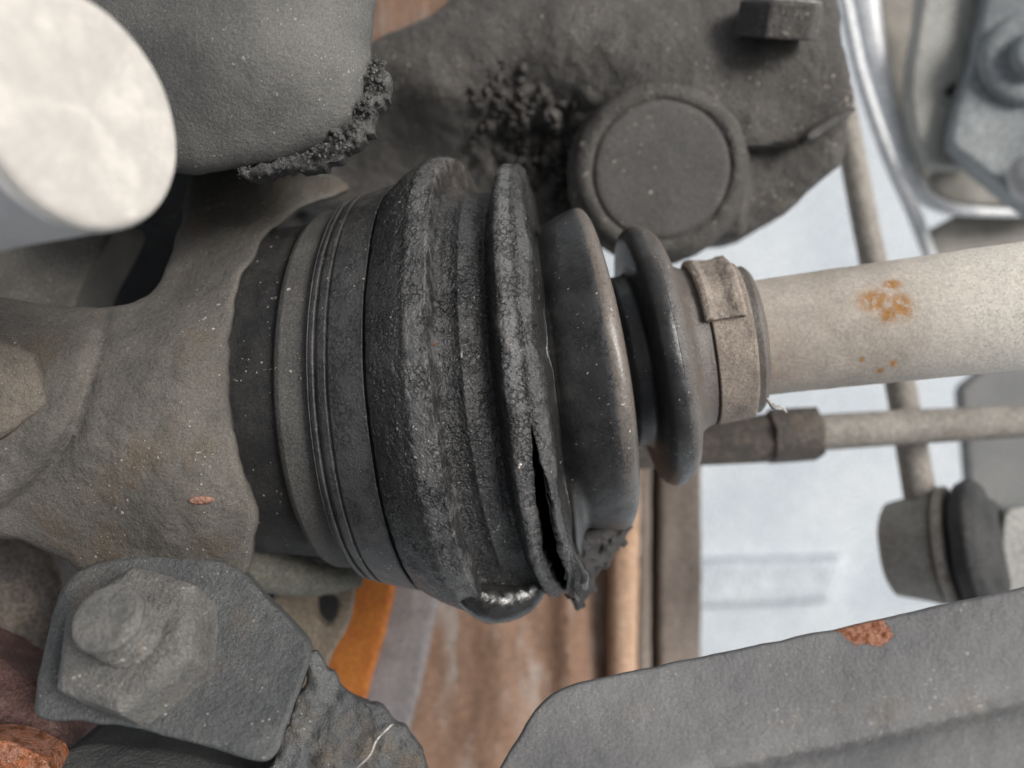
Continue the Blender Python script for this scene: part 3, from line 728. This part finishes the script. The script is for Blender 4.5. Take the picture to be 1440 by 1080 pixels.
# ------------------------------------------------------------------ top: dark arm casting with round cap
ar = thing('suspension_arm', P(900, 180, 19.5), 'dark grimy cast arm with a round cap above the boot', 'arm')
def ar_extra(x, y):
    # ledge below which the lug steps back, and a hollow where dirt gathers
    ledge = np.interp(x, [1040, 1055, 1125, 1150, 1205], [206, 206, 199, 182, 150])
    s_ = sm(y-ledge, -1, 7)*sm(x, 1040, 1052)
    hollow = .8*np.exp(-(((x-770)/75)**2+((y-215)/60)**2))
    q = np.stack([x, y, 0*x], -1)
    msk = np.exp(-((np.hypot((x-770)/105, (y-205)/75))**2)**1.5)
    lumps = (.42*np.abs(fbm(q*np.array([1.2, .9, 1]), 1/30., 2, 61))+.14*fbm(q, 1/15., 2, 63))*msk
    return .6*s_*np.exp(-np.clip(y-ledge, 0, 999)/22.)+.22*s_+hollow-lumps
AR = [(800, -60, 20.3), (1000, -60, 20.2), (900, 80, 18.75), (600, 70, 20.2), (610, 120, 19.7), (380, 250, 22.4), (800, 40, 19.0), (1000, 60, 19.0), (1150, 100, 19.1), (600, 240, 22), (700, 180, 20.6), (800, 120, 19.5), (1150, 230, 19.8), (1050, 320, 20.3), (480, 170, 21.5), (850, 330, 20.6), (900, 150, 19.2), (720, 290, 21.6)]
_arf = tps(AR)
casting('arm_body', [(300, 290), (380, 190), (440, 120), (505, 70), (590, 30), (640, 4), (670, -120), (1190, -120), (1178, 20), (1190, 90), (1202, 148), (1188, 190), (1186, 228), (1140, 268), (1070, 326), (985, 346), (900, 345), (820, 330), (700, 330), (560, 300)],
        AR,
        4.0, M['casting'], ar, bevel=16, step=5.5, noise=((.05, 1.0, 4), (.03, 4., 3)), extra=ar_extra, edge=3.5, ray=.6, seed=41)
capn = np.array([-.05, -.98, -.16]); cc0 = P(930, 240, 19.2)
lathe('cap_ring', cc0, capn, [(-.8, 2.25), (-.15, 2.1), (-.02, 2.02), (.07, 1.92), (.11, 1.82), (.11, 1.74), (.07, 1.67), (.02, 1.64), (.0, 1.4)], M['casting'], ar, n=120, noise=((.035, 1.2, 3), (.02, 6, 3)), sub=.06, seed=43)
lathe('cap_disc', cc0, capn, [(-.1, 1.63), (.03, 1.61), (.07, 1.57), (.085, 1.48), (.09, .8), (.09, .02)], M['casting_smooth'], ar, n=120, noise=((.015, 1.5, 3),), sub=.08, seed=44)
casting('arm_rib', [(1132, 190), (1150, 176), (1200, 148), (1204, 158), (1160, 186), (1136, 200)], (18.85, ), .7, M['casting_smooth'], ar, bevel=4, step=4, round_=1, edge=1)
pts, sz = [], []
for k in range(560):
    t = rng.uniform()**.8; q = np.array((680+160*t+rng.normal(0, 22), 140+120*t+rng.normal(0, 30)))
    if q[0] < 640 or np.hypot(q[0]-925, q[1]-246) < 108: continue
    pts.append(P(q[0], q[1], float(_arf(q[:1], q[1:])[0]+ar_extra(q[:1], q[1:])[0])-.01-rng.uniform(0, .12)*t)); sz.append(rng.uniform(.03, .15)*(.5+.6*rng.uniform()))
crumbs('dirt_clods', pts, sz, M['clod'], ar, seed=3)
ab = thing('arm_bolt', P(1092, 40, 18.6), 'square-shouldered bolt head with pale top on the dark arm', 'bolt')
lathe('bolt_head', P(1092, 54, 18.75), (.06, -.42, .9), [(0, .98), (.72, .98), (.78, .92), (.79, .02)], M['casting'], ab, n=96, sides=6, phase=.55, noise=((.02, 2, 3), (.01, 8, 3)), sub=.06)
lathe('bolt_top', P(1092, 54, 18.75)+np.array((.06, -.42, .9))/np.linalg.norm((.06, -.42, .9))*.785, (.06, -.42, .9), [(0, .9), (.02, .9), (.035, .84), (.035, .02)], M['bracket'], ab, n=96, sides=6, phase=.55, noise=((.01, 4, 3),), sub=.08)

# rust coloured plate glimpsed above the arm
tp_ = casting('rusty_plate', [(470, -140), (780, -140), (740, 30), (500, 140)], (27, ), .6, M['rail'], None, bevel=8, step=20, edge=1, base=P(600, 0, 27))
tag(tp_, 'blurred rust brown plate above the dark arm at the top', 'plate')

# ------------------------------------------------------------------ lower right plate arm
la = thing('control_arm', P(1100, 1000, 11.5), 'grey painted control arm with a rust chip at the lower right', 'control arm')
cl = np.array([(940, 1110), (1000, 1082), (1100, 1062), (1250, 1030), (1350, 1006), (1460, 982), (1700, 930)], float)
def la_extra(x, y):
    yc = np.interp(x, cl[:, 0], cl[:, 1]); s_ = y-yc
    return .11*np.exp(-(s_/12)**2)-.10*sm(s_, -4, 60)+.12*sm(s_, 20, 220)
LA = [(720, 1080, 11.9), (800, 970, 12.1), (1000, 930, 11.9), (1200, 890, 11.6), (1440, 830, 11.2), (1000, 1060, 11.2), (1300, 980, 10.9), (1440, 1000, 10.6), (900, 1150, 10.9), (1600, 900, 10.7)]
_laf = tps(LA)
casting('arm_plate', [(640, 1180), (706, 1075), (740, 1018), (762, 985), (800, 964), (850, 953), (1000, 921), (1200, 880), (1440, 826), (1720, 762), (1720, 1260), (640, 1260)],
        LA,
        1.2, M['arm'], la, bevel=5, step=8, noise=((.02, 1., 3), (.008, 6, 3)), extra=la_extra, edge=1.2, ray=.97, seed=51, round_=2)
def chip_paint(m, c, rx, rz):
    # a chip in the coat: bare rust with a shape of its own, sunk below the paint
    t = m.node_tree; b = next(n for n in t.nodes if n.type == 'BSDF_PRINCIPLED')
    k = NT.__new__(NT); k.m, k.t, k.b = m, t, b
    k.co = next(n for n in t.nodes if n.type == 'TEX_COORD').outputs['Object']
    sx = k.n('ShaderNodeSeparateXYZ'); k.l(k.co, sx.inputs[0])
    dx = k.math('MULTIPLY', k.math('SUBTRACT', sx.outputs[0], c[0]), 1/rx); dz = k.math('MULTIPLY', k.math('SUBTRACT', sx.outputs[2], c[2]), 1/rz)
    rad = k.math('SQRT', k.math('ADD', k.math('MULTIPLY', dx, dx), k.math('MULTIPLY', dz, dz)))
    rad = k.math('ADD', rad, k.math('MULTIPLY', k.math('SUBTRACT', k.noise(1.6, 4, .7), .5), 1.1))
    ms = k.rng(rad, .9, .98, 1., 0.)
    rust = k.mix(k.rng(k.noise(.9, 4, .7), .35, .62), (.27, .09, .03), (.6, .3, .2))
    old = b.inputs['Base Color'].links[0].from_socket
    k.l(k.mix(ms, old, rust), b.inputs['Base Color'])
    on = b.inputs['Normal'].links[0].from_socket
    hh = k.math('ADD', k.rng(ms, 0., 1., 1., .3), k.math('MULTIPLY', ms, k.noise(.7, 4, .7)))
    k.l(k.bump(hh, .5, prev=on), b.inputs['Normal'])
_c = (P(1214, 884, 11.62)-P(1100, 1000, 11.5))*.01
chip_paint(M['arm'], _c, .0036, .0021)

# ------------------------------------------------------------------ background, lower middle
rl = thing('rusty_rail', P(760, 900, 27), 'blurred rusty brown ribbed rail behind the boot', 'rail')
def rl_extra(x, y):
    return -.35*bell(x, 700, 40)-.5*bell(x, 800, 18)
def slant(x, y): return x+(y-850)*0.0
casting('rail_web', [(612, 560), (862, 540), (860, 900), (858, 1180), (500, 1180), (560, 1040), (610, 870)], [(600, 900, 27), (860, 900, 27.6), (600, 1150, 25), (860, 600, 28.5), (610, 600, 28)], 1.2, M['rail'], rl, bevel=8, step=14, noise=((.08, .8, 3),), extra=rl_extra, edge=2, round_=1)
tube('rail_bead', [(882, 520, 27.6), (880, 700, 27.4), (876, 900, 27), (872, 1180, 26)], 20, M['rail_orange'], rl, n=24, noise=.03)
casting('rail_lip', [(897, 500), (916, 500), (915, 800), (914, 1200), (895, 1200)], (28.0, ), 1.2, M['rail_grey'], rl, bevel=5, step=7, noise=((.03, .8, 3),), edge=.8, round_=0)
casting('rail_edge', [(927, 500), (986, 500), (986, 800), (985, 1200), (925, 1200)], (28.2, ), 1.2, M['rail_grey'], rl, bevel=9, step=10, noise=((.05, .8, 3),), edge=.8, round_=0)
casting('rail_back', [(870, 500), (975, 500), (975, 1200), (870, 1200)], (29.6, ), .6, M['rail'], rl, bevel=4, step=16, edge=0, round_=0)
os_ = casting('orange_strip', [(500, 790), (558, 800), (547, 870), (524, 950), (507, 1010), (420, 1010), (452, 935), (482, 870)], (23.5, ), .5, M['orange'], None, bevel=8, step=9, edge=1.5, round_=1, base=P(510, 900, 23.5))
tag(os_, 'bright orange rusty strip below the boot beside the tan bracket', 'strip')
gs_ = casting('grey_strip', [(545, 790), (620, 800), (612, 880), (585, 990), (560, 1090), (480, 1090), (510, 985), (535, 880)], (24.6, ), .5, M['mauve'], None, bevel=8, step=10, edge=1.5, round_=1, base=P(560, 930, 24.6))
tag(gs_, 'mauve grey metal strip between orange strip and rusty rail', 'strip')
tb = casting('tan_bracket', [(385, 812), (498, 805), (498, 845), (488, 885), (465, 920), (440, 990), (400, 990), (380, 900)], (19.2, ), .4, M['tan'], None, bevel=6, step=5, edge=1, round_=2,
             holes=[[(443, 838), (474, 836), (477, 855), (467, 876), (455, 880), (443, 866)]], base=P(450, 870, 19.2))
tag(tb, 'small tan bracket with a dark round hole under the housing', 'bracket')
bkp = casting('dark_backing', [(360, 740), (505, 780), (490, 860), (465, 910), (360, 930)], (22.5, ), .5, M['darkmetal'], None, bevel=6, step=14, edge=1, base=P(440, 860, 22.5))  # black sheet paints the shade seen through the bracket hole
tag(bkp, 'black plate showing through the hole of the tan bracket', 'plate')
rr_ = tube('rolled_lip', [(330, 790, 17.2), (380, 800, 17.3), (440, 812, 17.6), (505, 812, 18.2)], [36, 34, 26, 14], M['greenroll'], None, n=28, noise=.03, base=P(420, 810, 17.5))
tag(rr_, 'mossy grey rolled metal lip in the gap under the housing', 'lip')

# ------------------------------------------------------------------ background, right
fp = thing('flanged_panel', P(1300, 200, 32), 'bright flanged sheet metal panel at the upper right', 'panel')
tube('outer_flange', [(1178, -60, 30), (1192, 20, 30), (1212, 110, 30), (1248, 215, 30), (1285, 300, 30), (1312, 372, 30)], [7, 9, 9, 10, 10, 9], M['flange'], fp)
tube('inner_flange', [(1208, -60, 30.6), (1218, 20, 30.6), (1238, 110, 30.6), (1262, 195, 30.6), (1284, 258, 30.8), (1318, 288, 31), (1380, 298, 31.5), (1500, 300, 32)], [20, 20, 15, 12, 12, 10, 7, 6], M['flange'], fp, samples=60)
casting('panel_sheet', [(1222, -80), (1245, 100), (1275, 220), (1310, 285), (1400, 296), (1560, 296), (1560, -80)], (33, ), .6, M['rodgrey'], fp, bevel=10, step=18, noise=((.1, .4, 3),), edge=1)
casting('panel_skirt', [(1290, 296), (1560, 296), (1560, 420), (1330, 420)], (33.5, ), .6, M['linkbody'], fp, bevel=6, step=18, edge=1, round_=1)
br = thing('slotted_bracket', P(1330, 150, 29), 'pale bracket with a small dark slot at the upper right', 'bracket')
casting('bracket_plate', [(1302, -60), (1292, 25), (1278, 110), (1282, 178), (1293, 206), (1305, 236), (1380, 236), (1420, 100), (1420, -60)], (29, ), .8, M['bracket'], br, bevel=9, step=8, edge=1, round_=1,
        holes=[[(1327, 130), (1337, 121), (1349, 119), (1350, 131), (1340, 137), (1330, 136)]], noise=((.05, .6, 3),))
casting('bracket_inner', [(1280, 100), (1420, 60), (1420, 240), (1285, 225)], (30.4, ), .3, M['black'], br, bevel=5, step=16, edge=0)  # black sheet standing in for the shade inside the slot
bs = thing('bushing_body', P(1420, 150, 27.5), 'blue grey bushing housing at the right edge above the shaft', 'bushing')
casting('housing_plate', [(1398, -80), (1372, 64), (1346, 140), (1333, 205), (1351, 217), (1440, 291), (1600, 400), (1600, -80)], [(1400, 0, 28), (1340, 200, 28), (1450, 280, 27.4), (1500, 50, 27), (1400, 130, 27.8)], 1.0, M['bluegrey'], bs, bevel=10, step=9, edge=1, round_=1, noise=((.04, .6, 3),))
lathe('bush_ring', P(1452, 82, 27.4), (-.35, -.93, -.1), [(-.8, 1.65), (.3, 1.62), (.5, 1.5), (.55, 1.2), (.45, 1.12), (.45, .8), (.9, .75), (1.0, .6), (1.0, .02)], M['bluegrey'], bs, n=80, sub=.1)
lathe('pale_knob', P(1452, 248, 26.4), (-.6, -.8, .1), [(-.8, .72), (.3, .72), (.55, .6), (.7, .35), (.72, .02)], M['pale_side'], bs, n=60, sub=.1)
lg = casting('cross_ledge', [(1300, 238), (1380, 234), (1600, 244), (1600, 292), (1400, 292), (1310, 284)], (31.6, ), 1.0, M['linkbody'], None, bevel=10, step=12, edge=1, round_=1, base=P(1400, 265, 31.6))
tag(lg, 'beige horizontal ledge below the slotted bracket', 'ledge')

lr = thing('stabiliser_link', P(1290, 760, 23), 'slim grey link rod with a fat joint and black rubber gaiter', 'stabiliser link')
tube('link_rod', [(1182, 130, 26), (1222, 340, 25), (1262, 520, 24), (1298, 720, 23)], [17, 18, 20, 22], M['rodgrey'], lr)
lax = P(1440, 764, 21.6)-P(1240, 770, 23.8); L = np.linalg.norm(lax); q = 23/FPX
def lp(l): return [((a-1240)/200*L, r*q) for a, r in l]
lathe('link_eye', P(1240, 772, 23.8), lax, lp([(1240, .5), (1241, 18), (1246, 28), (1250, 32), (1251, 56), (1258, 66), (1290, 72), (1322, 78), (1329, 76), (1331, 60)]), M['linkbody'], lr, n=60, noise=((.02, 1, 3),), sub=.1, sharp=40)
lathe('link_washer', P(1240, 772, 23.8), lax, lp([(1332, 40), (1333, 80), (1337, 84), (1346, 84), (1350, 78), (1352, 40)]), M['rodgrey'], lr, n=60, sub=.1, sharp=40)
lathe('gaiter', P(1240, 772, 23.8), lax, lp([(1350, 50), (1354, 74), (1362, 88), (1380, 94), (1394, 84), (1402, 64), (1410, 60)]), M['linkrubber'], lr, n=60, sub=.1, noise=((.06, .8, 3),))
casting('link_bracket', [(1405, 720), (1425, 712), (1560, 700), (1560, 900), (1410, 900)], (22.2, ), 1.2, M['bracket'], lr, bevel=8, step=9, edge=1, round_=1)
casting('bracket_washer', [(1394, 740), (1404, 728), (1410, 760), (1412, 840), (1400, 845)], (22.4, ), .8, M['rodgrey'], lr, bevel=4, step=4, edge=0, round_=1)

tr = thing('tie_rod', P(1100, 615, 22), 'horizontal tie rod with a dark brown sleeve behind the shaft', 'tie rod')
tube('rod', [(1100, 612, 22), (1250, 602, 22), (1440, 592, 22), (1700, 578, 22)], [26, 25, 23, 22], M['rodgrey'], tr)
tube('sleeve', [(880, 628, 21.8), (960, 623, 21.8), (1080, 616, 21.8), (1144, 611, 21.8)], [33, 33, 34, 33], M['sleeve'], tr, n=40)
tube('sleeve_nut', [(1082, 614, 21.7), (1148, 610, 21.7)], [40, 39], M['sleeve'], tr, n=6, samples=4)
gp = casting('backing_sheet', [(1345, 500), (1600, 490), (1600, 900), (1380, 850), (1362, 680)], (34, ), .6, M['greypanel'], None, bevel=8, step=20, edge=1, round_=1, base=P(1420, 650, 34))
tag(gp, 'flat mid grey panel behind the black gaiter at the right edge', 'panel')
gb = casting('ground_bar', [(930, 792), (1192, 784), (1168, 846), (930, 856)], (59.6, ), 1.6, M['concrete'], None, bevel=9, step=9, edge=1, round_=0, ray=0, base=P(1060, 820, 60))  # bar added to imitate a band of shading on the ground
tag(gb, 'blurred pale bar lying across the bright background', 'bar')

# ------------------------------------------------------------------ loose fibres and grains
def strand(name, pts, r, mat, label):
    o = tube(name, pts, r, mat, None, n=6, samples=30, base=P(*pts[0])); tag(o, label, 'fibre'); return o
strand('fluff', [(1078, 560, 15.0), (1088, 572, 14.9), (1100, 574, 14.9), (1106, 580, 14.95)], [1.5, 4, 3, 1.5], M['thread'], 'white wisp of fluff hanging under the clamp')
strand('fibre', [(497, 1085, 12.3), (520, 1062, 12.3), (530, 1040, 12.4), (548, 1022, 12.5), (553, 1018, 12.55)], [1, 1.5, 2, 1.5, .7], M['thread'], 'pale fibre stuck on the caked lug at the bottom')
strand('fibre', [(598, 230, 15.9), (604, 248, 15.7), (603, 262, 15.5), (612, 275, 15.3)], [2, 1.5, 2.5, 1], M['twig'], 'reddish fibre on top of the second boot fold')
crumbs('grain', [P(610, 484, 12.37), P(612, 486, 12.37)], [.03, .022], M['rustflake'], None, stuff=False)
tag(bpy.data.objects['grain'], 'tiny orange grain on the middle of the boot', 'grain')
crumbs('grain', [P(731, 653, 12.6), P(730, 657, 12.62)], [.035, .025], M['pale'], None, stuff=False)
tag(bpy.data.objects['grain.001'], 'pale sand grain beside the split in the boot', 'grain')

# wet rolled lips added to carry a highlight where the sagging fold turns under
tube('rolled_fold', [(628, 800, 14.5), (650, 826, 14.65), (680, 843, 14.9), (710, 845, 15.12), (737, 833, 15.27), (757, 812, 15.3), (768, 790, 15.3)], [8, 20, 28, 30, 26, 18, 8], M['slick'], bel, n=24, noise=.025, samples=60)
tube('torn_tip', [(800, 770, 14.4), (808, 792, 14.6), (818, 812, 14.8), (822, 826, 15.0)], [5, 9, 11, 5], M['slick'], bel, n=20, noise=.03, samples=30)
# greasy rag of torn rubber hanging under the folds
casting('grease_rag', [(790, 800), (805, 765), (828, 735), (862, 725), (886, 728), (886, 758), (868, 780), (846, 800), (836, 826), (822, 852), (806, 862), (796, 840)],
        [(800, 850, 16.4), (860, 760, 17.0), (820, 800, 16.6), (880, 740, 17.2)], .8, M['darkmetal'], boot, bevel=12, step=3.5, noise=((.14, 1.8, 3), (.10, 6, 3)), edge=8, edge_f=1/11., round_=1, ray=.2, seed=71)
